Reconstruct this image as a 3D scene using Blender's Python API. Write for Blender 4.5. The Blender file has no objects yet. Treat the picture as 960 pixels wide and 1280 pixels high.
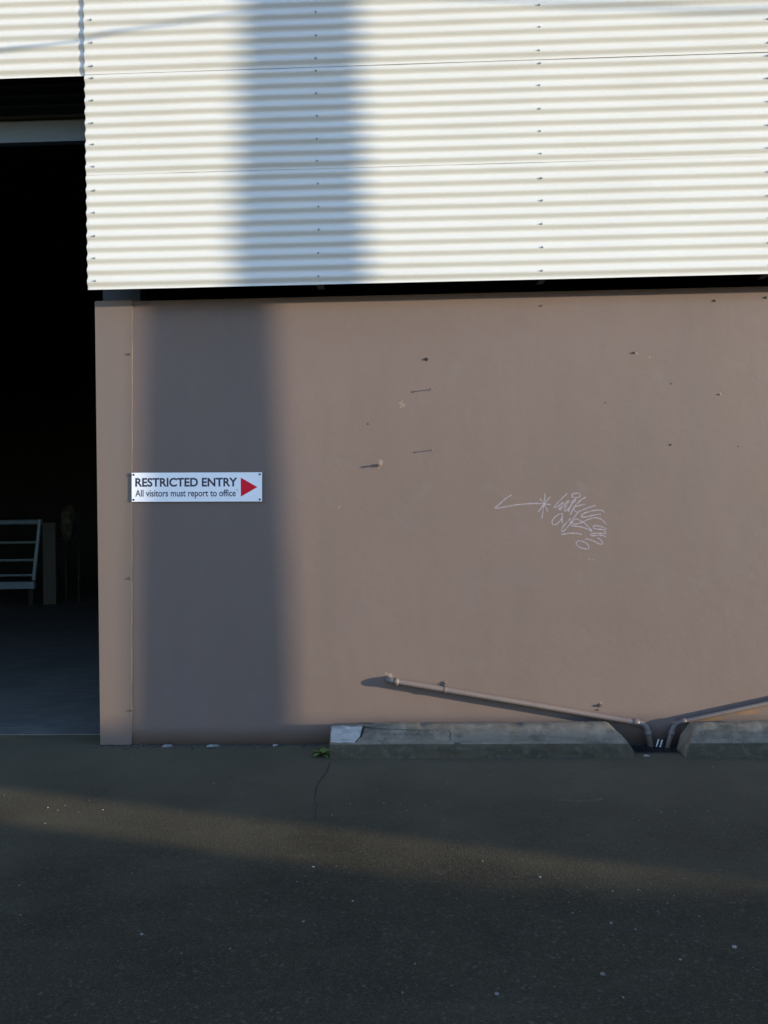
import bpy, bmesh, math, random
from mathutils import Vector, Matrix, noise
random.seed(7)
S = bpy.context.scene
C = S.collection

# ------------------------------------------------------------------ camera
F_PX = 1035.0
yaw, roll = math.radians(2.08), math.radians(0.777)
EYE = 1.583
fwd = Vector((-math.sin(yaw), math.cos(yaw), 0)); right = Vector((math.cos(yaw), math.sin(yaw), 0))
down = Vector((0, 0, -1))
r2 = right * math.cos(roll) + down * math.sin(roll)
d2 = -right * math.sin(roll) + down * math.cos(roll)
cam_d = bpy.data.cameras.new('camera'); cam = bpy.data.objects.new('camera', cam_d); C.objects.link(cam)
m = Matrix((r2, -d2, -fwd)).transposed().to_4x4(); m.translation = Vector((0, -5.64, EYE))
cam.matrix_world = m
cam_d.sensor_fit = 'VERTICAL'; cam_d.sensor_height = 36; cam_d.lens = F_PX / 1280 * 36
cam_d.clip_start = 0.05; cam_d.clip_end = 1000
S.camera = cam

# ------------------------------------------------------------------ light
SUN = Vector((3.25, -1.0, 0.33)); SUN_N = SUN.normalized()
elev = math.asin(SUN_N.z); azim = math.atan2(SUN.x, SUN.y)
w = bpy.data.worlds.new('World'); S.world = w; w.use_nodes = True
nt = w.node_tree; bg = nt.nodes['Background']
sky = nt.nodes.new('ShaderNodeTexSky'); sky.sky_type = 'NISHITA'; sky.sun_disc = False
sky.sun_elevation = elev; sky.sun_rotation = azim
sky.air_density = 1.0; sky.dust_density = 0.0; sky.ozone_density = 2.6
wb = nt.nodes.new('ShaderNodeVectorMath'); wb.operation = 'MULTIPLY'; wb.inputs[1].default_value = (1.11, .985, 1.07)   # the camera's white balance, same for the whole sky
nt.links.new(sky.outputs[0], wb.inputs[0]); nt.links.new(wb.outputs[0], bg.inputs[0]); bg.inputs[1].default_value = 0.15
sd = bpy.data.lights.new('sun', 'SUN'); sd.energy = 2.08; sd.angle = math.radians(0.53); sd.color = (1.0, 0.87, 0.62)
so = bpy.data.objects.new('sun', sd); C.objects.link(so)
so.rotation_euler = SUN_N.to_track_quat('Z', 'Y').to_euler(); so.location = (20, -6, 10)
S.view_settings.view_transform = 'Standard'; S.view_settings.look = 'None'
S.view_settings.exposure = 2.4; S.view_settings.gamma = 1.0; S.view_settings.use_curve_mapping = False

# ------------------------------------------------------------------ helpers
def empty(name, label, cat, loc=(0, 0, 0), group=None):
    o = bpy.data.objects.new(name, None); C.objects.link(o); o.location = loc
    tag(o, label, cat, group); return o
def tag(o, label, cat, group=None):
    o['label'] = label; o['category'] = cat
    if group: o['group'] = group
    return o
def link(name, me, parent=None, mat=None):
    if mat is not None and not me.materials: me.materials.append(mat)
    o = bpy.data.objects.new(name, me); C.objects.link(o)
    if parent is not None: o.parent = parent
    return o
def obj(name, bm, mat, parent=None, smooth=False):
    bmesh.ops.recalc_face_normals(bm, faces=bm.faces[:])
    me = bpy.data.meshes.new(name); bm.to_mesh(me); bm.free()
    if smooth:
        for p in me.polygons: p.use_smooth = True
    return link(name, me, parent, mat)
def box(bm, x0, x1, y0, y1, z0, z1, bev=0.0):
    r = bmesh.ops.create_cube(bm, size=1.0, matrix=Matrix.Translation(((x0+x1)/2, (y0+y1)/2, (z0+z1)/2)) @ Matrix.Diagonal((x1-x0, y1-y0, z1-z0, 1)))
    if bev:
        es = list({e for v in r['verts'] for e in v.link_edges})
        bmesh.ops.bevel(bm, geom=es, offset=bev, segments=2, affect='EDGES', profile=0.5)
def bxo(name, mat, parent, x0, x1, y0, y1, z0, z1, bev=0.0):
    bm = bmesh.new(); box(bm, x0, x1, y0, y1, z0, z1, bev); return obj(name, bm, mat, parent)
def tube(bm, pts, rad, n=12, caps=True):
    pts = [Vector(p) for p in pts]; rads = rad if isinstance(rad, (list, tuple)) else [rad]*len(pts)
    t = (pts[1]-pts[0]).normalized(); ref = Vector((0, 0, 1)) if abs(t.z) < .9 else Vector((1, 0, 0))
    u = t.cross(ref).normalized(); rings = []
    for i, p in enumerate(pts):
        a = pts[i+1]-p if i < len(pts)-1 else p-pts[i-1]; b = p-pts[i-1] if i else a
        t = (a.normalized()+b.normalized()).normalized()
        u = (u - t*u.dot(t)).normalized(); v = t.cross(u)
        rings.append([bm.verts.new(p + (u*math.cos(2*math.pi*k/n)+v*math.sin(2*math.pi*k/n))*rads[i]) for k in range(n)])
    for a, b in zip(rings, rings[1:]):
        for k in range(n): bm.faces.new((a[k], a[(k+1) % n], b[(k+1) % n], b[k]))
    if caps: bm.faces.new(rings[0]); bm.faces.new(rings[-1][::-1])
def bend(pts, r=0.04, n=6):
    """round the corners of a polyline"""
    pts = [Vector(p) for p in pts]; out = [pts[0]]
    for a, b, c in zip(pts, pts[1:], pts[2:]):
        p = b+(a-b).normalized()*r; q = b+(c-b).normalized()*r
        for i in range(n+1):
            t = i/n; out.append(p*(1-t)**2+b*2*t*(1-t)+q*t*t)
    return out+[pts[-1]]
def catmull(P, n=5):
    P = [Vector(p) for p in P]; out = []
    for i in range(len(P)-1):
        a, b, c, d = P[max(i-1, 0)], P[i], P[i+1], P[min(i+2, len(P)-1)]
        for k in range(n):
            t = k/n
            out.append(.5*((2*b)+(c-a)*t+(2*a-5*b+4*c-d)*t*t+(3*b-a-3*c+d)*t**3))
    return out+[P[-1]]
def fbm(x, y, z=0.0): return noise.fractal(Vector((x, y, z)), 1.0, 2.0, 4)

# ------------------------------------------------------------------ materials
def mat(name, base, rough=0.6, metal=0.0, layers=(), bump=(), spec=0.5, coord='Object'):
    """layers: (kind, scale(xyz), lo, hi, colour, amount) mixed in turn; bump: (kind, scale, strength, distance)"""
    M = bpy.data.materials.new(name); M.use_nodes = True
    N = M.node_tree.nodes; L = M.node_tree.links; b = N['Principled BSDF']
    b.inputs['Roughness'].default_value = rough; b.inputs['Metallic'].default_value = metal
    b.inputs['Specular IOR Level'].default_value = spec
    tc = N.new('ShaderNodeTexCoord')
    def tex(kind, scale, detail=4):
        mp = N.new('ShaderNodeMapping'); L.new(tc.outputs[coord], mp.inputs[0])
        mp.inputs['Scale'].default_value = scale if isinstance(scale, (tuple, list)) else (scale,)*3
        if kind == 'voronoi':
            t = N.new('ShaderNodeTexVoronoi'); L.new(mp.outputs[0], t.inputs[0]); t.inputs['Scale'].default_value = 1; return t.outputs['Distance']
        if kind == 'cell':
            t = N.new('ShaderNodeTexVoronoi'); L.new(mp.outputs[0], t.inputs[0]); t.inputs['Scale'].default_value = 1
            s = N.new('ShaderNodeSeparateColor'); L.new(t.outputs['Color'], s.inputs[0]); return s.outputs[0]
        t = N.new('ShaderNodeTexNoise'); L.new(mp.outputs[0], t.inputs[0]); t.inputs['Scale'].default_value = 1
        t.inputs['Detail'].default_value = detail; t.inputs['Roughness'].default_value = .6; return t.outputs[0]
    rgb = N.new('ShaderNodeRGB'); rgb.outputs[0].default_value = (*base, 1); cur = rgb.outputs[0]
    for kind, scale, lo, hi, col, amt in layers:
        o = tex(kind, scale)
        mr = N.new('ShaderNodeMapRange'); L.new(o, mr.inputs[0]); mr.inputs[1].default_value = lo; mr.inputs[2].default_value = hi
        mr.inputs[3].default_value = 0; mr.inputs[4].default_value = amt
        mx = N.new('ShaderNodeMix'); mx.data_type = 'RGBA'
        L.new(mr.outputs[0], mx.inputs[0]); L.new(cur, mx.inputs[6]); mx.inputs[7].default_value = (*col, 1); cur = mx.outputs[2]
    L.new(cur, b.inputs['Base Color'])
    prev = None
    for kind, scale, strength, dist in bump:
        o = tex(kind, scale); bp = N.new('ShaderNodeBump'); bp.inputs['Strength'].default_value = strength; bp.inputs['Distance'].default_value = dist
        L.new(o, bp.inputs['Height'])
        if prev is not None: L.new(prev, bp.inputs['Normal'])
        prev = bp.outputs[0]
    if prev is not None: L.new(prev, b.inputs['Normal'])
    return M

ASPHALT = mat('asphalt', (0.036, 0.0285, 0.0165), .92, 0, [
    ('noise', .55, .35, .7, (0.046, 0.037, 0.023), .75), ('noise', 2.3, .48, .72, (0.024, 0.0195, 0.0125), .75),
    ('noise', (1.1, 4.5, 1), .55, .78, (0.060, 0.050, 0.034), .6), ('noise', 9, .5, .75, (0.025, 0.021, 0.014), .5),
    ('cell', 170, .6, 1.0, (0.080, 0.067, 0.045), .6), ('cell', 240, .6, 1.0, (0.015, 0.0135, 0.010), .55), ('cell', 85, .95, 1.0, (0.10, 0.085, 0.06), .5),
    ('noise', 55, .64, .8, (0.12, 0.105, 0.08), .5)],
    [('noise', 14, .25, .006), ('voronoi', 150, .4, .004)], spec=.15)
CONC_FLOOR = mat('floor_concrete', (0.135, 0.125, 0.105), .7, 0, [
    ('noise', 1.1, .4, .7, (0.085, 0.078, 0.066), .8), ('noise', (3, 14, 3), .48, .75, (0.24, 0.22, 0.185), .6), ('noise', 5, .5, .7, (0.09, 0.088, 0.084), .6)], [('noise', 30, .25, .004)], spec=.4)
WALL = mat('brown_wall_paint', (0.134, 0.0985, 0.086), .55, 0, [
    ('noise', .9, .35, .7, (0.146, 0.106, 0.097), .8), ('noise', (4.5, 4.5, .6), .48, .78, (0.112, 0.088, 0.083), .35), ('noise', (1.7, 1.7, 2.3), .56, .60, (0.137, 0.104, 0.096), .5),
    ('noise', 5.0, .58, .8, (0.146, 0.121, 0.112), .6), ('noise', 34, .62, .8, (0.10, 0.082, 0.074), .35)],
    [('noise', 2.0, .16, .02), ('noise', 8, .10, .006), ('noise', 55, .14, .003)], spec=.3)
TRIM = mat('brown_trim_paint', (0.131, 0.0985, 0.0875), .5, 0, [
    ('noise', (6, 6, .8), .45, .75, (0.112, 0.100, 0.092), .6), ('noise', 24, .62, .8, (0.15, 0.125, 0.10), .4)], [('noise', 3, .1, .01)], spec=.35)
CREAM = mat('cream_cladding', (0.548, 0.538, 0.512), .45, 0, [
    ('noise', (1.6, 1, 5), .5, .8, (0.495, 0.48, 0.445), .6), ('noise', (.5, 1, .9), .45, .75, (0.58, 0.57, 0.545), .6)], spec=.4)
STEEL_DARK = mat('dark_steel', (0.03, 0.03, 0.032), .6, .3, [('noise', 8, .5, .8, (0.05, 0.045, 0.04), .6)])
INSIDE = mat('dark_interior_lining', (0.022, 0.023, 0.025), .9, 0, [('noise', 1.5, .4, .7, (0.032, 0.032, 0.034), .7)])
DOOR_M = mat('roller_door_steel', (0.03, 0.036, 0.042), .55, .1, [('noise', (2, 2, 20), .5, .8, (0.02, 0.022, 0.026), .6)])
RAIL_M = mat('grey_door_rail', (0.115, 0.15, 0.19), .5, .1, [('noise', (2, 2, 20), .45, .8, (0.08, 0.10, 0.125), .7)])
POST_M = mat('dusty_steel', (0.05, 0.052, 0.055), .7, .1, [('noise', 9, .45, .7, (0.03, 0.03, 0.032), .8)])
SCREW_M = mat('screw_zinc', (0.26, 0.25, 0.23), .45, .5, [('noise', 200, .5, .7, (0.10, 0.085, 0.07), .7)])
RUST = mat('rusty_iron', (0.10, 0.062, 0.045), .8, .2, [('noise', 120, .45, .7, (0.055, 0.04, 0.035), .8)])
CHIP = mat('bare_chipped_paint', (0.235, 0.18, 0.15), .9, 0, [('noise', 90, .45, .7, (0.16, 0.125, 0.10), .9)])
SEAL = mat('tan_sealant', (0.19, 0.135, 0.092), .6, 0, [('noise', (30, 30, 6), .45, .7, (0.15, 0.11, 0.085), .8)])
CONC = mat('wheel_stop_concrete', (0.185, 0.148, 0.108), .9, 0, [
    ('noise', (2.4, 6, 9), .42, .7, (0.088, 0.070, 0.050), .85), ('noise', 11, .5, .72, (0.27, 0.22, 0.17), .8), ('noise', (1.3, 3, 22), .52, .70, (0.075, 0.062, 0.046), .6),
    ('noise', (5, 8, 14), .55, .75, (0.035, 0.038, 0.025), .8), ('cell', 140, .7, 1, (0.2, 0.19, 0.17), .4)],
    [('noise', 22, .5, .01), ('noise', 90, .4, .004)], spec=.25)
ALGAE = mat('algae_stained_concrete', (0.080, 0.066, 0.046), .95, 0, [('noise', (4, 9, 14), .42, .7, (0.045, 0.038, 0.025), .9), ('noise', 22, .52, .72, (0.12, 0.105, 0.08), .7)], [('noise', 30, .6, .01)], spec=.2)
PALE_CONC = mat('fresh_broken_concrete', (0.34, 0.31, 0.285), .9, 0, [('noise', (9, 20, 45), .45, .62, (0.20, 0.18, 0.16), .85), ('noise', 30, .5, .7, (0.42, 0.385, 0.36), .7)], [('noise', 40, .6, .01)])
DARK_GAP = mat('crack_dirt', (0.018, 0.018, 0.016), .95)
PIPE_M = mat('brown_pipe_paint', (0.135, 0.104, 0.092), .42, 0, [('noise', 9, .5, .75, (0.105, 0.086, 0.08), .7), ('noise', 60, .62, .75, (0.19, 0.16, 0.14), .4)], spec=.5)
ALU = mat('white_sign_face', (0.80, 0.79, 0.83), .35, 0, [('noise', (40, 40, 160), .45, .7, (0.72, 0.71, 0.75), .7)])
INK = mat('navy_ink', (0.022, 0.022, 0.05), .5)
RED = mat('red_ink', (0.66, 0.006, 0.025), .6, spec=.2)
GRAF = mat('graffiti_marker', (0.26, 0.235, 0.275), .7, 0, [('noise', 40, .42, .66, (0.15, 0.125, 0.14), .85)])
LEAF = mat('weed_leaf', (0.085, 0.16, 0.028), .5, 0, [('noise', 60, .45, .7, (0.13, 0.20, 0.045), .7)])
STEM = mat('weed_stem', (0.10, 0.05, 0.035), .6)
PAPER = mat('weathered_paper', (0.27, 0.25, 0.23), .9, 0, [('noise', 40, .42, .6, (0.12, 0.11, 0.10), .9)])
PLASTIC = mat('white_plastic', (0.78, 0.80, 0.84), .25)
GRIT_M = mat('grit_stone', (0.12, 0.115, 0.105), .9, 0, [('cell', 35, .5, 1, (0.26, 0.25, 0.235), .8)])
GRIT_D = mat('wall_base_dirt', (0.035, 0.035, 0.032), .95, 0, [('cell', 60, .6, 1, (0.10, 0.095, 0.09), .7)])
RACK_M = mat('blue_grey_rack_paint', (0.22, 0.32, 0.38), .45, .1, [('noise', 18, .5, .75, (0.18, 0.22, 0.25), .6)])
BOARD_M = mat('grey_board', (0.075, 0.075, 0.065), .8, 0, [('noise', (8, 8, 1.5), .45, .7, (0.07, 0.072, 0.062), .8)])
SACK_M = mat('khaki_cloth', (0.075, 0.07, 0.045), .95, 0, [('noise', 9, .45, .6, (0.03, 0.028, 0.02), .9)], [('noise', 30, .5, .01)])
WOOD = mat('grey_pole_timber', (0.16, 0.13, 0.10), .85, 0, [('noise', (14, 14, .7), .45, .7, (0.09, 0.075, 0.06), .8)], [('noise', (30, 30, 1), .5, .01)])
CABLE_M = mat('black_cable', (0.02, 0.02, 0.02), .6)
BLOCK = mat('grey_blockwork', (0.26, 0.255, 0.24), .9, 0, [('noise', 2, .45, .7, (0.19, 0.185, 0.175), .8)], [('noise', 40, .4, .006)])
GREEN = mat('green_gate_paint', (0.06, 0.09, 0.07), .5, .2)
CERAMIC = mat('brown_ceramic', (0.10, 0.05, 0.03), .2)

def add_bounce_belt(M, col):
    """irregular pale belt along the wall: bounce light and lens falloff in the colour"""
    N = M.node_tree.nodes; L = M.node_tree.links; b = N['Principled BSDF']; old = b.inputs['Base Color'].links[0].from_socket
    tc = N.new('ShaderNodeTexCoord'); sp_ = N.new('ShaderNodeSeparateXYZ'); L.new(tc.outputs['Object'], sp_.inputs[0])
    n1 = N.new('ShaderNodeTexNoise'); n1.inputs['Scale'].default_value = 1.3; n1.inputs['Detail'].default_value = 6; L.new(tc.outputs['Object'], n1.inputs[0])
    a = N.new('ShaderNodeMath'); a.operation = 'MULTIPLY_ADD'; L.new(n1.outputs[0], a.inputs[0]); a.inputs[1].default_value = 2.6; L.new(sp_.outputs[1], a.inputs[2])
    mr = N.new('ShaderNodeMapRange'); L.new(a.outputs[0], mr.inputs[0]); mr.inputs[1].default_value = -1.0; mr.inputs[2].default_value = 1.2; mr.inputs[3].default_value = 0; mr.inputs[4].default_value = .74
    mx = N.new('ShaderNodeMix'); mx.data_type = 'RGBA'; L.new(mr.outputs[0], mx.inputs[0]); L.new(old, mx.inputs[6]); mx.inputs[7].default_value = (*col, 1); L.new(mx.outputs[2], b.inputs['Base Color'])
add_bounce_belt(ASPHALT, (0.128, 0.103, 0.064))  # light bounced off the wall, painted as paler asphalt near it
# ------------------------------------------------------------------ ground
HX0, HX1, HY0, HY1 = 1.405, 1.785, -.235, -.02       # opening for the drain
def grid_sheet(name, xs, ys, z, m_, skip=None, wav=0.0):
    bm = bmesh.new()
    V = [[bm.verts.new((x, y, z + (wav*fbm(x*.7, y*.7) if -6 < x < 6 and -5 < y < -.4 else 0))) for x in xs] for y in ys]
    for j in range(len(ys)-1):
        for i in range(len(xs)-1):
            if skip and skip((xs[i]+xs[i+1])/2, (ys[j]+ys[j+1])/2): continue
            bm.faces.new((V[j][i], V[j][i+1], V[j+1][i+1], V[j+1][i]))
    return obj(name, bm, m_, None, True)
xs = sorted(set([-120, -60, -30, -15] + [round(-8+.25*i, 3) for i in range(65)] + [HX0, HX1, 15, 30, 60, 120]))
ys = sorted(set([-120, -60, -30, -15] + [round(-6+.2*i, 3) for i in range(29)] + [HY0, HY1, .2, 5, 15, 40, 120]))
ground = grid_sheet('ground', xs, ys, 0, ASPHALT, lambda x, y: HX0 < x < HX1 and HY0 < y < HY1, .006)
ground['kind'] = 'structure'
fl = bxo('interior_floor', CONC_FLOOR, None, -14, 14, .27, 15.9, -.05, .006); fl['kind'] = 'structure'

# ------------------------------------------------------------------ warehouse
shed = empty('warehouse', 'long warehouse with cream corrugated cladding over a flat brown painted lower wall', 'building')
EDGE = -2.18
TOPZ = 3.06
# lower wall panel, with a little unevenness
bm = bmesh.new()
nx, nz = 90, 24; V = []
for j in range(nz+1):
    row = []
    for i in range(nx+1):
        x = -2.10+i*(14.0+2.10)/nx; z = TOPZ*j/nz
        row.append(bm.verts.new((x, .0015*fbm(x*1.1, z*1.1, 3.0), z)))
    V.append(row)
for j in range(nz):
    for i in range(nx): bm.faces.new((V[j][i], V[j][i+1], V[j+1][i+1], V[j+1][i]))
wall = obj('lower_wall', bm, WALL, shed, True)
sol = wall.modifiers.new('thickness', 'SOLIDIFY'); sol.thickness = .1; sol.offset = -1
# make sure the thickness goes inwards (+Y)
if wall.data.polygons[0].normal.y > 0: wall.data.flip_normals()
# corner trim: a folded sheet with a slightly slanted free edge
bm = bmesh.new()
front = [(EDGE-.004, 0.004), (-1.966, .004), (-1.922, TOPZ+.005), (EDGE, TOPZ+.005)]
a = [bm.verts.new((x, -.005, z)) for x, z in front]; b = [bm.verts.new((x, .0, z)) for x, z in front]
bm.faces.new(a)
for k in range(4): bm.faces.new((a[k], a[(k+1) % 4], b[(k+1) % 4], b[k]))
trim = obj('corner_trim', bm, TRIM, shed)
bxo('jamb_return', TRIM, trim, EDGE-.003, -2.101, .0005, .102, .004, TOPZ)
bm = bmesh.new()
pts = [Vector((-1.965+(.044)*t, -.0035, .02+3.02*t)) for t in [i/40 for i in range(41)]]
tube(bm, [p+Vector((random.uniform(-.0008, .0008), 0, 0)) for p in pts], [random.choice((.0012, .0018, .0028)) for _ in pts], 6)
obj('sealant_bead', bm, SEAL, trim, True)

def screw_mesh(name, r, h, m_):
    bm = bmesh.new()
    bmesh.ops.create_cone(bm, cap_ends=True, segments=12, radius1=r*1.5, radius2=r*1.35, depth=h*.3, matrix=Matrix.Translation((0, -h*.15, 0)) @ Matrix.Rotation(math.pi/2, 4, 'X'))
    bmesh.ops.create_cone(bm, cap_ends=True, segments=6, radius1=r, radius2=r*.9, depth=h*.75, matrix=Matrix.Translation((0, -h*.6, 0)) @ Matrix.Rotation(math.pi/2, 4, 'X'))
    bmesh.ops.recalc_face_normals(bm, faces=bm.faces[:])
    me = bpy.data.meshes.new(name); bm.to_mesh(me); bm.free(); me.materials.append(m_); return me
SCREW = screw_mesh('cladding_screw', .0048, .007, SCREW_M)
SCREW_B = screw_mesh('trim_screw', .006, .010, RUST)
def put(name, me, parent, x, y, z, s=1.0):
    o = link(name, me, parent); o.location = (x, y, z); o.scale = (s, s, s); o.rotation_euler = (0, random.uniform(0, 1), 0); return o
for x, z in [(-1.945, 2.693), (-1.950, 1.862), (-1.966, 1.149), (-1.969, .239)]:
    put('screw', SCREW_B, trim, x+.004, -.005, z)

# marks and fixings on the wall
for x, z, l, r in [(.122, 2.411, .036, .0032), (.122, 1.998, .034, .0030)]:
    bm = bmesh.new(); tube(bm, [(x, .004, z), (x, -l, z-.001)], r, 8); tube(bm, [(x, -l, z-.001), (x, -l-.0025, z-.001)], r*2.0, 8)
    obj('nail', bm, RUST, wall)
x, z = -.239, 1.902
bm = bmesh.new(); tube(bm, [(x, .004, z), (x, -.036, z)], .0062, 10); tube(bm, [(x, -.005, z), (x, -.014, z)], .012, 6)
obj('bolt', bm, RUST, wall)
HOLE = screw_mesh('plug', .0075, .008, DARK_GAP); PLUG = screw_mesh('wall_screw', .006, .009, RUST)
for x, z, me, s in [(.098, 2.618, HOLE, 1.15), (1.499, 2.633, PLUG, 1.0), (1.73, 2.009, HOLE, .7), (2.059, 2.342, PLUG, .8), (2.035, 2.972, HOLE, .9),
                    (2.374, 2.985, HOLE, .9), (.881, 2.965, PLUG, .9), (1.237, .258, PLUG, 1.6), (1.225, .228, PLUG, .8), (1.74, 2.42, HOLE, .45), (1.30, 2.30, HOLE, .4),
                    (2.18, 1.99, HOLE, .4), (-.306, 2.185, HOLE, .55)]:
    put('wall_fixing', me, wall, x, 0.001, z, s)
def wy(x, z): return .0015*fbm(x*1.1, z*1.1, 3.0)
def blotch(name, x, z, r, m_, parent, y=-.0012, n=13, sx=1.0):
    bm = bmesh.new(); vs = []
    for k in range(n):
        a_ = 2*math.pi*k/n; rr = r*random.uniform(.45, 1.15)
        vs.append((x+math.cos(a_)*rr*sx, z+math.sin(a_)*rr))
    y = wy(x, z)-.0007
    f = [bm.verts.new((px, y, pz)) for px, pz in vs]; b_ = [bm.verts.new((px, y+.001, pz)) for px, pz in vs]
    bm.faces.new(f)
    for k in range(n): bm.faces.new((f[k], f[(k+1) % n], b_[(k+1) % n], b_[k]))
    return obj(name, bm, m_, parent)
for x, z, r in [(-.225, 1.915, .020), (-.215, 1.93, .010), (-.228, 1.935, .007), (-.235, 1.885, .008), (-.083, 2.322, .012), (-.062, 2.309, .013), (-.079, 2.296, .009), (-.07, 2.335, .006),
                (1.515, 2.630, .010), (2.066, 2.345, .012), (.132, 2.418, .006), (.132, 2.003, .005), (-.175, .468, .016), (-.205, .482, .010), (-.16, .44, .009), (1.243, .275, .008),
                (1.18, 1.245, .006), (1.205, 1.243, .005), (2.29, 1.40, .006), (1.60, 2.60, .008), (.20, .42, .010), (-.51, 1.62, .008)]:
    blotch('paint_chip', x, z, r, CHIP, wall)
STAIN = mat('rust_stain', (0.20, 0.105, 0.045), .8, 0, [('noise', (14, 14, 40), .42, .62, (0.137, 0.0985, 0.088), .95)])
for x, z, r, sx in [(1.98, .162, .022, 5), (2.22, .205, .018, 5)]: blotch('rust_stain', x, z, r, STAIN, wall, sx=sx, n=22)
GR = [[(0.663, 1.688), (0.621, 1.662), (0.58, 1.627), (0.551, 1.599), (0.6, 1.604), (0.701, 1.62), (0.802, 1.627), (0.883, 1.624), (0.928, 1.616)], [(0.888, 1.695), (0.881, 1.643), (0.872, 1.582), (0.863, 1.523)], [(0.851, 1.658), (0.883, 1.617), (0.904, 1.569)], [(0.922, 1.671), (0.883, 1.627), (0.84, 1.568)], [(1.037, 1.692), (1.012, 1.67), (0.978, 1.637), (0.949, 1.606), (0.952, 1.598), (0.98, 1.611), (1.006, 1.631), (1.0, 1.614), (0.98, 1.589), (0.991, 1.586), (1.017, 1.614), (1.028, 1.633)], [(1.028, 1.633), (1.048, 1.642), (1.031, 1.614), (1.016, 1.58), (1.026, 1.574), (1.053, 1.602), (1.073, 1.641), (1.093, 1.649), (1.064, 1.613), (1.041, 1.568)], [(1.073, 1.661), (1.068, 1.678), (1.085, 1.691), (1.113, 1.691), (1.125, 1.68), (1.115, 1.666), (1.09, 1.661), (1.073, 1.667)], [(1.16, 1.665), (1.132, 1.649), (1.098, 1.618), (1.075, 1.59), (1.055, 1.548)], [(1.154, 1.617), (1.12, 1.61), (1.081, 1.596), (1.086, 1.571), (1.1, 1.568)], [(1.226, 1.608), (1.181, 1.595), (1.136, 1.578), (1.108, 1.565), (1.08, 1.528), (1.051, 1.489)], [(1.005, 1.555), (0.979, 1.552), (0.948, 1.53), (0.931, 1.502), (0.939, 1.482), (0.962, 1.486), (0.99, 1.513), (1.004, 1.546), (1.0, 1.518), (0.998, 1.487)], [(1.06, 1.526), (1.029, 1.495), (1.001, 1.462), (0.996, 1.436), (1.009, 1.436), (1.028, 1.459), (1.062, 1.492), (1.091, 1.517), (1.124, 1.505), (1.163, 1.477), (1.199, 1.434), (1.182, 1.443), (1.14, 1.46), (1.096, 1.469), (1.057, 1.472)], [(0.991, 1.414), (1.045, 1.422), (1.095, 1.421), (1.131, 1.412)], [(1.062, 1.484), (1.102, 1.486), (1.135, 1.497), (1.18, 1.516), (1.214, 1.524), (1.247, 1.521), (1.278, 1.5), (1.294, 1.478)], [(1.284, 1.559), (1.27, 1.572), (1.237, 1.576), (1.192, 1.569), (1.153, 1.558), (1.13, 1.542), (1.138, 1.53), (1.169, 1.533), (1.214, 1.543), (1.259, 1.549)], [(1.296, 1.447), (1.263, 1.464), (1.224, 1.471), (1.205, 1.465), (1.213, 1.453), (1.246, 1.447), (1.28, 1.441), (1.288, 1.419), (1.263, 1.419), (1.218, 1.42), (1.19, 1.414), (1.195, 1.404), (1.234, 1.405), (1.268, 1.405), (1.293, 1.393)], [(1.15, 1.381), (1.173, 1.381), (1.212, 1.366), (1.239, 1.351), (1.262, 1.346), (1.267, 1.357), (1.256, 1.374), (1.234, 1.391)], [(1.1, 1.368), (1.091, 1.351), (1.111, 1.328), (1.15, 1.316), (1.172, 1.316), (1.175, 1.333), (1.156, 1.356), (1.122, 1.37), (1.1, 1.368)]]
bm = bmesh.new(); cnt = 0
for si, st in enumerate(GR):
    P = catmull([(x, 0, z) for x, z in st], 6); prev = None
    for i, p in enumerate(P):
        t = (P[min(i+1, len(P)-1)]-P[max(i-1, 0)]).normalized(); n_ = Vector((-t.z, 0, t.x))
        hw = .0036*(1+.45*fbm(i*.31, si, 2))*(.5 if i in (0, len(P)-1) else 1)
        cnt += 1; y = wy(p.x, p.z)-.0005-.0000006*cnt
        q = (bm.verts.new((p.x+n_.x*hw, y, p.z+n_.z*hw)), bm.verts.new((p.x-n_.x*hw, y, p.z-n_.z*hw)))
        if prev: bm.faces.new((prev[0], prev[1], q[1], q[0]))
        prev = q
obj('graffiti', bm, GRAF, wall)['label'] = 'pale marker scrawl with a left pointing arrow'

# corrugated cladding: each sheet is one object, laid horizontally, each lapping over the one below
def sheet(x0, x1, z0, z1, crest, pitch, ymid, seed, amp=.0085, nx=None):
    bm = bmesh.new(); n = max(8, int((z1-z0)/pitch*14)); nx = nx or max(4, int((x1-x0)/.16)); rows = []
    for x in [x0, x0+.002]+[x0+(x1-x0)*i/nx for i in range(1, nx)]+[x1-.002, x1]:
        row = []
        wob = .0022*fbm(x*.9, seed, 1.0); dz = .0020*fbm(x*.6, seed, 7.0)
        for z in [z0, z0+.0008]+[z0+(z1-z0)*j/n for j in range(1, n)]+[z1-.0008, z1]:
            y = ymid - amp*math.cos(2*math.pi*(z-crest)/pitch) + wob + .0012*fbm(x*2, z*2, seed)
            row.append(bm.verts.new((x, y, z+dz)))
        rows.append(row)
    for a_, b_ in zip(rows, rows[1:]):
        for j in range(len(a_)-1): bm.faces.new((a_[j], b_[j], b_[j+1], a_[j+1]))
    o = obj('cladding_sheet', bm, CREAM, shed, True)
    if o.data.polygons[0].normal.y > 0: o.data.flip_normals()
    s_ = o.modifiers.new('gauge', 'SOLIDIFY'); s_.thickness = .0016; s_.offset = -1
    return o
YC = -.207
ROWS = [(3.088, 3.90, 3.139, .0760, YC, [3.139+.152*k for k in range(5)]),
        (3.851, 4.56, 3.8965, .0742, YC-.004, [3.8965+.1484*k for k in range(4)]+[4.487]),
        (4.518, 5.24, 4.5675, .0755, YC-.008, [4.5675+.151*k for k in range(5)]),
        (5.20, 5.92, 5.247, .0755, YC-.012, [5.247+.151*k for k in range(5)])]
COLS = [-2.094, -.605, .855, 2.319, 3.78, 5.24, 6.7]
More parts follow.
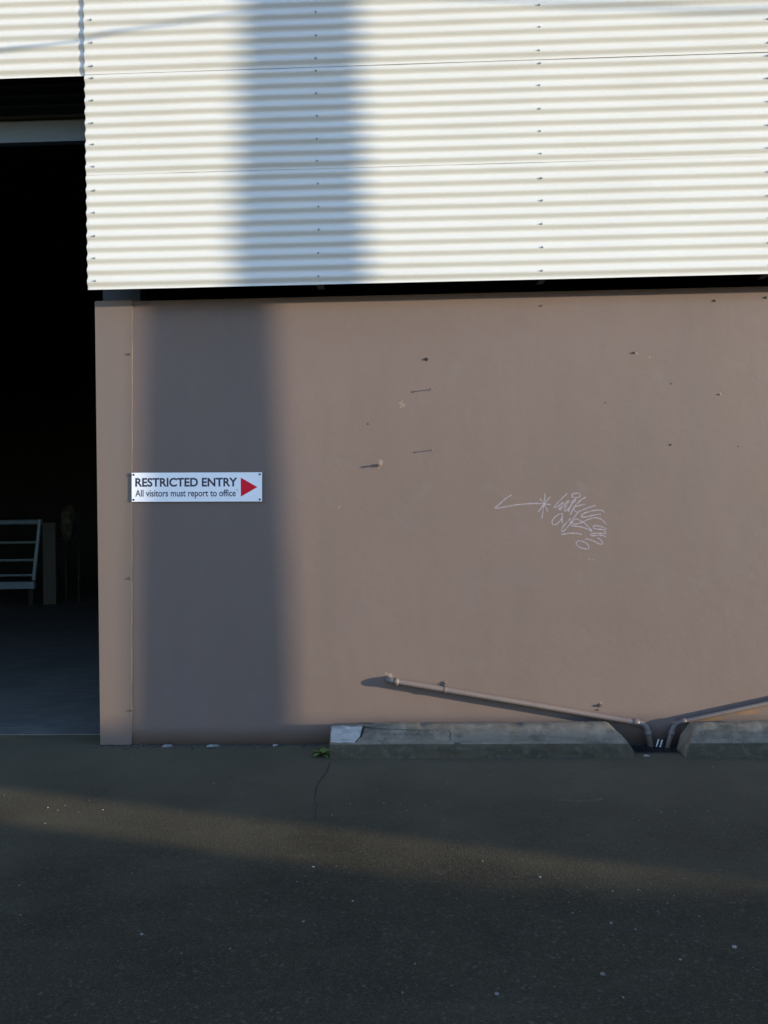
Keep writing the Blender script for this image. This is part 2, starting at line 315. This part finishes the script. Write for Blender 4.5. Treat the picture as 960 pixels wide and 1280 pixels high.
for r, (z0, z1, cr, pt, y, scr) in enumerate(ROWS):
    o = sheet(-2.15, 14.0, z0, z1, cr, pt, y, 11.3*r)
    for cx in COLS:
        for z in scr:
            k = round((z-cr)/pt); zc = cr+k*pt
            put('screw', SCREW, o, cx+random.uniform(-.004, .004), y-.0082, zc+random.uniform(-.004, .004))
    if r >= 2:
        o = sheet(-10.5, -2.135, z0-.004 if r == 2 else z0, z1, cr, pt, y+.011, 11.3*r+5)
        for cx in (-2.95, -4.4, -5.9):
            for z in scr: put('screw', SCREW, o, cx, y+.011-.0082, z)
# steel behind the cladding
for z in (3.20, 3.92, 4.62, 5.5):
    bxo('girt', STEEL_DARK, shed, -2.12, 13.9, -.192, -.03, z, z+.12)
for cx in (-.605, .862, 2.32):
    bm = bmesh.new(); box(bm, cx-.022, cx+.022, -.188, -.182, 3.10, 3.21); box(bm, cx-.022, cx+.022, -.180, -.05, 3.094, 3.10)
    obj('cleat', bm, POST_M, shed)
bxo('corner_post', POST_M, shed, -2.165, -1.90, .105, .25, 0.014, 4.6)
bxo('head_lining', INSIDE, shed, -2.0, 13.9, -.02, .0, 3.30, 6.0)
# doorway: roller door rolled up under the lintel
door = bxo('roller_door', DOOR_M, shed, -6.4, -2.2, .36, .375, 4.48, 5.3)
for k in range(9):
    bm = bmesh.new(); z = 4.49+.075*k
    tube(bm, [(-6.4, .36, z+.037), (-2.2, .36, z+.037)], .026, 8); obj('slat', bm, DOOR_M, door)
bm = bmesh.new(); box(bm, -6.4, -2.2, .30, .37, 4.315, 4.47, .008); box(bm, -6.4, -2.2, .285, .34, 4.307, 4.325, .004)
obj('bottom_rail', bm, RAIL_M, door)
bxo('door_lintel', STEEL_DARK, shed, -10.4, -2.17, .42, .6, 4.55, 6.0)
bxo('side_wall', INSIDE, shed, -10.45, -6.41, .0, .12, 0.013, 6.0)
# shell
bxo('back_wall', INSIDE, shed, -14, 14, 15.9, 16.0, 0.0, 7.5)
for gx in (-14.1, 14.001):
    bm = bmesh.new(); g = [(-.001, 0), (16.0, 0), (16.0, 6.55), (8, 8.05), (-.001, 6.1)]
    a = [bm.verts.new((gx, y, z)) for y, z in g]; b = [bm.verts.new((gx+.1, y, z)) for y, z in g]
    bm.faces.new(a); bm.faces.new(b[::-1])
    for k in range(5): bm.faces.new((a[k], a[(k+1) % 5], b[(k+1) % 5], b[k]))
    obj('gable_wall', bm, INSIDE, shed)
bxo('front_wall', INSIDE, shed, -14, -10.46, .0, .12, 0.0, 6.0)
bm = bmesh.new()
v = [bm.verts.new(p) for p in [(-14.2, -.35, 6.0), (14.2, -.35, 6.0), (14.2, 8, 8.0), (-14.2, 8, 8.0), (-14.2, 16.3, 6.5), (14.2, 16.3, 6.5)]]
bm.faces.new((v[0], v[1], v[2], v[3])); bm.faces.new((v[3], v[2], v[5], v[4]))
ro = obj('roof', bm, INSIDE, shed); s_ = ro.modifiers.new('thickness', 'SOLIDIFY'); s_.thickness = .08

# ------------------------------------------------------------------ things inside the doorway
rk = empty('storage_rack', 'blue grey metal rack with a slanted end rail deep inside the dark doorway', 'rack', (-7.4, 8.86, .012))
def loc(p, base): return tuple(Vector(p)-Vector(base))
def bar(name, a_, b_, r, m_, parent, base):
    bm = bmesh.new(); tube(bm, [loc(a_, base), loc(b_, base)], r, 8); return obj(name, bm, m_, parent)
B = (-7.4, 8.86, .012)
bar('top_rail', (-8.6, 8.86, 1.49), (-6.62, 8.86, 1.49), .045, RACK_M, rk, B)
bar('end_rail', (-6.64, 8.83, 1.53), (-6.77, 8.83, .46), .034, RACK_M, rk, B)
for z, xe in ((1.127, -6.69), (.813, -6.73), (.545, -6.76)):
    bar('shelf_bar', (-8.6, 8.86, z), (xe, 8.86, z), .022, RACK_M, rk, B)
bxo('base_beam', RACK_M, rk, -1.2, .64, -.05, .05, .29, .42, .01)
for x in (-1.15, .58): bxo('leg', STEEL_DARK, rk, x-.04, x+.04, -.04, .04, 0, .29)
bar('end_rail', (-8.6, 8.9, 1.53), (-8.6, 8.9, .3), .034, RACK_M, rk, B)
bd = bxo('plank', BOARD_M, None, -.115, .115, -.03, .03, 0, 1.46, .006); bd.location = (-6.52, 8.94, .012)
tag(bd, 'upright grey board standing beside the rack inside the doorway', 'board')
st = empty('draped_stand', 'dim khaki bundle on an upright stand behind the board inside the doorway', 'stand', (-6.32, 9.3, .012))
bm = bmesh.new(); bmesh.ops.create_icosphere(bm, subdivisions=3, radius=1)
for v_ in bm.verts:
    p = v_.co.copy(); k = 1+.5*fbm(p.x*1.7, p.y*1.7, p.z*1.7)
    v_.co = Vector((p.x*.12*k+.03*p.z, p.y*.12*k, 1.47+max(-.9, min(.9, p.z))*.32*k))
obj('bundle', bm, SACK_M, st, True)
for x in (-.12, .12): bxo('upright', INSIDE, st, x-.015, x+.015, .12, .15, 0, 1.7)
bxo('shelf', INSIDE, st, -.2, .2, -.14, .12, 1.14, 1.17)

# ------------------------------------------------------------------ sign
sg = empty('entry_sign', 'white rectangular restricted entry sign with red triangle screwed to the brown wall', 'sign', (-1.487, -.012, 1.771))
sg.rotation_euler = (0, math.radians(.65), 0)
bxo('plate', ALU, sg, -.451, .451, -.003, .0, -.1, .1, .0012)
def text(name, s, x0, x1, z0, z1, m_, bold=0.0, depth=.0004):
    cu = bpy.data.curves.new(name, 'FONT'); cu.body = s; cu.size = 1; cu.offset = bold; cu.extrude = 0
    t = bpy.data.objects.new(name, cu); C.objects.link(t)
    dg = bpy.context.evaluated_depsgraph_get(); me = bpy.data.meshes.new_from_object(t.evaluated_get(dg))
    bpy.data.objects.remove(t)
    X = [v.co.x for v in me.vertices]; Y = [v.co.y for v in me.vertices]
    lo = 0.0 if any(c in s for c in 'pqy') else min(Y)
    sx = (x1-x0)/(max(X)-min(X)); sy = (z1-z0)/(max(Y)-lo); mx = min(X)
    for v in me.vertices: v.co = Vector((x0+(v.co.x-mx)*sx, -.0036, z0+(v.co.y-lo)*sy))
    me.materials.clear(); return link(name, me, sg, m_)
text('headline', 'RESTRICTED ENTRY', -.425, .281, .003, .064, INK, .030)
text('subline', 'All visitors must report to office', -.425, .270, -.063, -.017, INK, .014)
bm = bmesh.new(); bm.faces.new([bm.verts.new(p) for p in ((.305, -.0036, .064), (.305, -.0036, -.066), (.420, -.0036, -.001))]); obj('red_triangle', bm, RED, sg)
bm = bmesh.new(); bm.faces.new([bm.verts.new(p) for p in ((.276, -.0036, -.013), (.281, -.0036, -.013), (.281, -.0036, -.026), (.278, -.0036, -.026))]); obj('printed_tick', bm, INK, sg)
SIGN_SCREW = screw_mesh('sign_screw', .005, .006, STEEL_DARK)
for x in (-.437, .435):
    for z in (-.086, .086): put('screw', SIGN_SCREW, sg, x, -.003, z)
for x in (-.43, .43): bxo('spacer', RUST, sg, x-.008, x+.008, .0001, .010, -.09, .09)

# ------------------------------------------------------------------ wheel stops
PROF = [(-.335, -.01), (-.332, .045), (-.330, .092), (-.322, .102), (-.29, .135), (-.255, .170), (-.235, .186), (-.215, .191), (-.18, .191), (-.150, .188), (-.136, .175), (-.13, .09), (-.128, -.01)]
def wheel_stop(label, x0, x1, tl, tr, seed):
    """tl / tr: how far the top is drawn in at each end"""
    root = empty('wheel_stop', label, 'wheel stop', ((x0+x1)/2, -.23, 0), 'concrete wheel stops along the foot of the wall')
    bx = root.location; bm = bmesh.new(); n = int((x1-x0)/.022); rows = []
    for i in range(n+1):
        t = i/n; row = []
        for k, (y, z) in enumerate(PROF):
            h = max(z, 0)/.191; h2 = h**1.6
            xa = x0+tl*h2; xb = x1-tr*h2; x = xa+(xb-xa)*t
            d = .0035*fbm(x*7, y*14+seed, z*14)+.004*fbm(x*2.1, seed, z*5)
            e = .004 if i in (0, n) else 0
            yy = y+d+(e if y < -.2 else -e); zz = z+(.0035*fbm(x*6, seed+3, y*8)-e if z > .15 else 0)
            if seed < 1 and .13 < z and x < x0+.19: zz -= .006*max(0, 1-(x-x0)/.19)+.003*fbm(x*30, y*30, 2); 
            if .1 < z: c_ = max(0, fbm(x*13, z*20+seed, 4)-.12)*(.022 if .165 < z else .010); zz -= c_*.6; yy += c_*.5*(1 if y < -.2 else 0)
            row.append(bm.verts.new((x-bx.x, yy-bx.y, zz)))
        rows.append(row)
    for a_, b_ in zip(rows, rows[1:]):
        for k in range(len(PROF)-1): bm.faces.new((a_[k], a_[k+1], b_[k+1], b_[k]))
    bm.faces.new(rows[0]); bm.faces.new(rows[-1][::-1])
    body = obj('kerb_block', bm, CONC, root, False)
    body.data.materials.append(ALGAE)
    for p in body.data.polygons:
        p.use_smooth = len(p.vertices) == 4
        c = p.center
        if c.y+bx.y < -.3 and c.z < .088+.012*fbm((c.x+bx.x)*6, seed, 9): p.material_index = 1
    return root
ws = wheel_stop('chipped concrete wheel stop with a pale broken corner, the longer one beneath the sloping pipe', -.565, 1.385, .0, .135, .3)
ws2 = wheel_stop('mossy concrete wheel stop at the right edge, beyond the drain', 1.70, 3.68, .09, .1, 5.7)
def on_slope(t, x, lift=.004):
    """a point on the first stop's sloping front face; t = 0 lower edge, 1 upper edge"""
    y = -.330+t*(.095); z = .094+t*.092
    return Vector((x, y, z))+Vector((0, -.69, .72))*lift-ws.location
out = [(-.556, .10), (-.50, .04), (-.45, .08), (-.41, .02), (-.372, .18), (-.355, .45), (-.345, .80), (-.362, .97), (-.42, .93), (-.49, 1.0), (-.553, .95), (-.559, .5)]
bm = bmesh.new(); f = [bm.verts.new(on_slope(t, x, .006+.002*fbm(x*20, t*3))) for x, t in out]; b_ = [bm.verts.new(on_slope(t, x, -.004)) for x, t in out]
bm.faces.new(f)
for k in range(len(out)): bm.faces.new((f[k], f[(k+1) % len(out)], b_[(k+1) % len(out)], b_[k]))
o = obj('broken_patch', bm, PALE_CONC, ws); o['label'] = 'pale freshly broken corner'
def crack_on(parent, pts, wdt, fn, name='crack'):
    bm = bmesh.new(); prev = None
    for i, (a_, b2, ws_) in enumerate(pts):
        q = (bm.verts.new(fn(a_-wdt*ws_, b2)), bm.verts.new(fn(a_+wdt*ws_, b2)))
        if prev: bm.faces.new((prev[0], prev[1], q[1], q[0]))
        prev = q
    return obj(name, bm, DARK_GAP, parent)
c1 = [(.95, -.345, 1.6), (.80, -.335, 2.0), (.62, -.318, 1.2)]
crack_on(ws, [(.95, -.352, 2.2), (.92, -.335, 2.6), (.88, -.318, 2.2), (.84, -.29, .8), (.80, -.22, .6), (.78, -.12, .8), (.73, -.02, .7), (.70, .07, .8), (.67, .16, .6), (.66, .215, .5)], .013, lambda t, x: on_slope(t, x, .0065))
crack_on(ws, [(.212, .66, 1), (.216, .5, .8), (.209, .33, 1), (.214, .15, .6)], .0028, lambda x, t: on_slope(t, x, .0068))
crack_on(ws, [(-.345, .95, 1.4), (-.352, .75, 1.6), (-.362, .4, 1.2), (-.395, .08, .8)], .006, lambda x, t: on_slope(t, x, .0068))

# ------------------------------------------------------------------ drain pipes
def pipe(label, pts, collars, clips, base, bendr, R0=.0205):
    root = empty('drain_pipe', label, 'pipe', base, 'brown painted drain pipes on the wall')
    P = [Vector(p)-Vector(base) for p in pts]
    bm = bmesh.new(); path = bend(P, bendr, 8); tube(bm, path, R0, 16); obj('tube', bm, PIPE_M, root, True)
    for p, d, ln in collars:
        p = Vector(p)-Vector(base); d = Vector(d).normalized()
        bm = bmesh.new(); tube(bm, [p-d*ln/2, p-d*(ln/2-.003), p+d*(ln/2-.003), p+d*ln/2], [R0+.001, R0+.0045, R0+.0045, R0+.001], 16); obj('collar', bm, PIPE_M, root, True)
    for p, d in clips:
        p = Vector(p)-Vector(base); d = Vector(d).normalized()
        bm = bmesh.new(); tube(bm, [p-d*.009, p-d*.008, p+d*.008, p+d*.009], [R0, R0+.0035, R0+.0035, R0], 16)
        box(bm, p.x-.009, p.x+.009, -base[1]-.008, -base[1]-.003, p.z+R0-.008, p.z+.05)
        box(bm, p.x-.007, p.x+.007, p.y+.012, -base[1]-.009, p.z+R0-.008, p.z+R0+.002)
        o = obj('saddle_clip', bm, PIPE_M, root); put('screw', SCREW_B, o, p.x, -base[1]-.008, p.z+.036, .8)
    return root
d1 = Vector((1.725, 0, -.302))
pipe('brown drain pipe sloping down to the right above the chipped wheel stop', [(-.195, .02, .446), (-.195, -.046, .446), (1.530, -.046, .140), (1.560, -.075, -.04)],
     [((1.462, -.046, .152), d1, .042), ((-.135, -.046, .4355), d1, .030), ((1.540, -.06, .085), (.03, -.023, -.17), .03)], [((.195, -.046, .377), d1)], (-.195, 0, .446), .045)
d3 = Vector((.62, 0, .132))
pipe('brown drain pipe rising to the right behind the mossy wheel stop', [(1.640, -.10, -.04), (1.715, -.046, .146), (2.335, -.046, .278), (4.2, -.046, .675), (4.2, .02, .675)],
     [((1.775, -.046, .1588), d3, .04), ((1.69, -.068, .085), (.075, .048, .186), .03)], [((3.1, -.046, .441), d3)], (1.7, 0, .146), .05, .0165)

# ------------------------------------------------------------------ drain between the stops
dg = empty('drain_grate', 'dark grated drain in the gap between the two wheel stops', 'drain', (1.595, -.1275, 0))
bm = bmesh.new(); box(bm, HX0-1.595-.001, HX1-1.595+.001, HY0+.1275-.001, HY1+.1275+.001, -.22, -.19)
hx, hy = (HX1-HX0)/2, (HY1-HY0)/2
box(bm, -hx-.002, -hx, -hy, hy, -.19, -.001); box(bm, hx, hx+.002, -hy, hy, -.19, -.001); box(bm, -hx, hx, -hy-.002, -hy, -.19, -.001); box(bm, -hx, hx, hy, hy+.002, -.19, -.001)
obj('pit', bm, DARK_GAP, dg)
bm = bmesh.new(); box(bm, -hx, hx, -hy, -hy+.014, -.02, .003); box(bm, -hx, hx, hy-.014, hy, -.02, .003); box(bm, -hx, -hx+.014, -hy+.014, hy-.014, -.02, .003); box(bm, hx-.014, hx, -hy+.014, hy-.014, -.02, .003)
obj('frame', bm, STEEL_DARK, dg)
for k in range(16):
    x = -hx+.03+k*(2*hx-.06)/15; bxo('grate_bar', STEEL_DARK, dg, x-.004, x+.004, -hy+.014, hy-.014, -.018, .001)
bm = bmesh.new()
for k, (x, zz) in enumerate(((-.012, .0), (.012, -.004))):
    q = [bm.verts.new((x+dx, dy, zz+dz)) for dx, dy, dz in ((-.012, 0, .002), (-.003, .004, .0), (.010, -.003, .05), (.0, -.008, .052))]; q2 = [bm.verts.new(v.co+Vector((0, .003, 0))) for v in q]
    bm.faces.new(q); bm.faces.new(q2[::-1])
    for i in range(4): bm.faces.new((q[i], q[(i+1) % 4], q2[(i+1) % 4], q2[i]))
o = obj('plastic_scrap', bm, PLASTIC); o.location = (1.600, -.105, .006); tag(o, 'torn scrap of bright white plastic lying between the two pipe ends', 'litter')

# ------------------------------------------------------------------ weed
wd = empty('weed', 'small green weed growing at the left end of the chipped wheel stop', 'plant', (-.622, -.27, 0))
for k in range(15):
    a_ = k*2.4+random.uniform(-.3, .3); ln = random.uniform(.06, .115); wv = ln*.17; up = random.uniform(.35, 1.1)
    bm = bmesh.new(); prev = None; n = 7
    for i in range(n+1):
        t = i/n; rr = ln*t*math.cos(up*(1-.5*t)); zz = ln*(math.sin(up)*t-.55*t*t)+.012
        hw = wv*math.sin(math.pi*min(1, .12+t*.88))**.8+.0005
        c = Vector((math.cos(a_)*rr, math.sin(a_)*rr*.8, zz)); s2 = Vector((-math.sin(a_), math.cos(a_), 0))
        q = (bm.verts.new(c+s2*hw), bm.verts.new(c+Vector((0, 0, -.0025))), bm.verts.new(c-s2*hw))
        if prev: bm.faces.new((prev[0], prev[1], q[1], q[0])); bm.faces.new((prev[1], prev[2], q[2], q[1]))
        prev = q
    obj('leaf', bm, LEAF, wd, True)
for k in range(5):
    a_ = k*1.3; bm = bmesh.new(); tube(bm, [(0, 0, 0), (math.cos(a_)*.018, math.sin(a_)*.015, .02), (math.cos(a_)*.034, math.sin(a_)*.03-.01, .012)], .0022, 6); obj('stem', bm, STEM, wd, True)

# ------------------------------------------------------------------ litter, grit, cracks in the ground
def flake(label, x, y, L, Wd, rot, seed):
    bm = bmesh.new(); n = 9; top = []; bot = []
    random.seed(seed)
    for k in range(n):
        a_ = 2*math.pi*k/n; rr = random.uniform(.6, 1.0); px, py = math.cos(a_)*L*rr/2, math.sin(a_)*Wd*rr/2
        z = .003+.008*abs(fbm(px*30, py*30, seed))+(.006 if k in (2, 3) else 0)
        top.append(bm.verts.new((px, py, z+.002))); bot.append(bm.verts.new((px, py, z)))
    bm.faces.new(top); bm.faces.new(bot[::-1])
    for k in range(n): bm.faces.new((bot[k], bot[(k+1) % n], top[(k+1) % n], top[k]))
    o = obj('paper_scrap', bm, PAPER); o.location = (x, y, 0); o.rotation_euler = (.04, 0, rot)
    return tag(o, label, 'litter', 'pale scraps of litter on the ground')
flake('grey paper scrap at the wall foot directly below the sign, leftmost one', -1.70, -.055, .10, .06, .2, 3)
flake('long pale scrap at the wall foot below the right end of the sign', -1.385, -.05, .11, .05, .25, 5)
flake('tiny pale scrap at the wall foot below the shadow edge, between sign and weed', -.965, -.045, .05, .04, .1, 9)
flake('pale leaf-like scrap on the asphalt beside the right end of the chipped wheel stop', 1.46, -.31, .06, .04, -.3, 12)
random.seed(21)
ICO = []
bm = bmesh.new(); bmesh.ops.create_icosphere(bm, subdivisions=1, radius=1); ICO_V = [v.co.copy() for v in bm.verts]; ICO_F = [[v.index for v in f.verts] for f in bm.faces]; bm.free()
def scatter(name, spots, m_):
    vs, fs = [], []
    for x, y, r in spots:
        o_ = len(vs); q = Matrix.Rotation(random.uniform(0, 6), 3, 'Z'); sx, sy, sz = random.uniform(.7, 1.4), random.uniform(.6, 1.1), random.uniform(.35, .7)
        for v in ICO_V:
            p = q @ Vector((v.x*sx*random.uniform(.75, 1.15), v.y*sy*random.uniform(.75, 1.15), v.z*sz)); vs.append((x+p.x*r, y+p.y*r, r*.25+p.z*r))
        fs += [[i+o_ for i in f_] for f_ in ICO_F]
    me = bpy.data.meshes.new(name); me.from_pydata(vs, [], fs); o = link(name, me, None, m_); o['kind'] = 'stuff'; return o
sp = []
for _ in range(1500): sp.append((random.uniform(-2.2, 3.5), -abs(random.gauss(0, .035))-.004, random.uniform(.002, .007)))
for _ in range(160): sp.append((random.uniform(-2.0, 3.5), -abs(random.gauss(0, .04))-.01, random.uniform(.006, .014)))
for _ in range(500): sp.append((random.uniform(-.6, 3.5), -.335-abs(random.gauss(0, .025)), random.uniform(.0015, .005)))
scatter('dirt_grit', sp, GRIT_D)
sp = []
for _ in range(260): sp.append((random.uniform(-3.2, 3.2), random.uniform(-3.4, -.1), abs(random.gauss(0, .0022))+.0015))
for cx, cy, n_ in ((-.05, -1.15, 10), (1.35, -1.45, 12), (.9, -2.2, 10), (1.5, -2.6, 8), (.7, -.6, 10), (-1.9, -1.2, 8), (1.0, -2.0, 10)):
    for _ in range(n_): sp.append((cx+random.gauss(0, .25), cy+random.gauss(0, .16), random.uniform(.002, .0055)))
for x, y, r in ((.25, -2.92, .009), (.62, -2.80, .010), (1.24, -2.80, .013), (-1.05, -2.55, .008), (.60, -2.37, .007), (.73, -2.45, .010), (1.13, -2.62, .011), (.52, -2.05, .007), (-.45, -2.45, .007)): sp.append((x, y, r))
scatter('pale_grit', sp, GRIT_M)
def gcrack(pts, wd_):
    bm = bmesh.new(); prev = None; P = catmull([(x, y, 0) for x, y in pts], 8)
    for i, p in enumerate(P):
        x = p.x+.012*fbm(p.y*9, 3, 1); hw = wd_*(.6+.5*abs(fbm(p.y*14, 5, 1)))*(1-.75*i/len(P))
        z = .006*fbm(x*.7, p.y*.7)+.0035
        q = (bm.verts.new((x-hw, p.y, z)), bm.verts.new((x+hw, p.y, z)))
        if prev: bm.faces.new((prev[0], prev[1], q[1], q[0]))
        prev = q
    o = obj('ground_crack', bm, DARK_GAP, ground); return o
gcrack([(-.555, -.345), (-.556, -.6), (-.585, -.85), (-.565, -1.1), (-.52, -1.45)], .006)
# shallow mended patch in the asphalt
bm = bmesh.new(); rim = []
for k in range(18):
    a_ = 2*math.pi*k/18; rr = 1+.2*fbm(math.cos(a_), math.sin(a_), 4); rim.append((.885+.115*rr*math.cos(a_), -1.07+.045*rr*math.sin(a_)))
f = [bm.verts.new((x, y, .0085)) for x, y in rim]; b_ = [bm.verts.new((.885+(x-.885)*1.15, -1.07+(y+1.07)*1.15, .0)) for x, y in rim]
bm.faces.new(f)
for k in range(18): bm.faces.new((f[k], f[(k+1) % 18], b_[(k+1) % 18], b_[k]))
obj('mended_patch', bm, ASPHALT, ground)

# ------------------------------------------------------------------ across the yard, outside the picture: what casts the shadows
pl = empty('utility_pole', 'timber utility pole whose tall shadow falls on the wall behind the sign', 'pole', (7.045, -2.60, 0))
bm = bmesh.new(); tube(bm, [(0, 0, z) for z in (0, 2, 4, 6, 8, 9.5)], [.176, .160, .134, .112, .104, .098], 24); obj('shaft', bm, WOOD, pl, True)
ca = bxo('crossarm', WOOD, pl, -.06, .06, -.22, -.10, 8.8, 8.92)
ca.scale = (1, 1, 1); bxo('crossarm', WOOD, pl, -1.1, 1.1, .09, .19, 8.6, 8.72, .01)
for x in (-1, -.5, .5, 1):
    bm = bmesh.new(); tube(bm, [(x, .14, 8.72), (x, .14, 8.78), (x, .14, 8.80), (x, .14, 8.86)], [.02, .02, .05, .03], 12); obj('insulator', bm, CERAMIC, pl, True)
def from_shadow(pts):
    return [Vector((x, -.21, z))+SUN*t for x, z, t in pts]
def cable(label, pts, r):
    bm = bmesh.new(); tube(bm, catmull(pts, 8), r, 10); return tag(obj('overhead_cable', bm, CABLE_M, None, True), label, 'cable', 'service cables strung from the pole')
cable('service cable running left from the pole, its soft shadow rising across the upper cladding', from_shadow([(-6.4, 4.45, .15), (-2.72, 4.70, 1.15), (-1.88, 4.80, 1.55), (-1.0, 4.90, 2.0), (-.70, 4.94, 2.40)]), .011)
cable('service cable running right from the pole, its soft shadow crossing the top right cladding', from_shadow([(-.70, 5.10, 2.40), (.70, 4.905, 2.44), (1.55, 4.83, 2.5), (2.35, 4.79, 2.56), (5.5, 4.86, 2.8)]), .0135)
bw = empty('shade_wall', 'unseen grey block wall added across the yard to shade the asphalt', 'wall', (5, -6.7, 0))  # unseen wall, added and sized to shade the ground and wall foot
def blockrun(x0, x1):
    bxo('wall_run', BLOCK, bw, x0-5, x1-5, -.095, .095, -.1, 2.22); bxo('coping', BLOCK, bw, x0-5.02, x1-4.98, -.13, .13, 2.222, 2.30, .01)
    n = round((x1-x0)/3)
    for k in range(n): x = x0+(k+.5)*(x1-x0)/n; bxo('pier', BLOCK, bw, x-5-.2, x-5+.2, -.2, .2, -.1, 2.218)
blockrun(4.2, 14.70); blockrun(16.75, 36.0)
gt = empty('shade_gate', 'unseen low green steel gate added in the wall opening to dim the sunlit ground band', 'gate', (15.4, -6.7, 0))  # unseen gate, added at a height that fades the lit ground band
bxo('sheet', GREEN, gt, -.62, 1.27, -.01, .01, .1, 1.50)
for x in (-.62, 1.27): bxo('stile', GREEN, gt, x-.03, x+.03, -.03, .03, .03, 1.52)
for z in (.1, .75, 1.46): bxo('rail', GREEN, gt, -.59, 1.24, -.028, .028, z, z+.05)
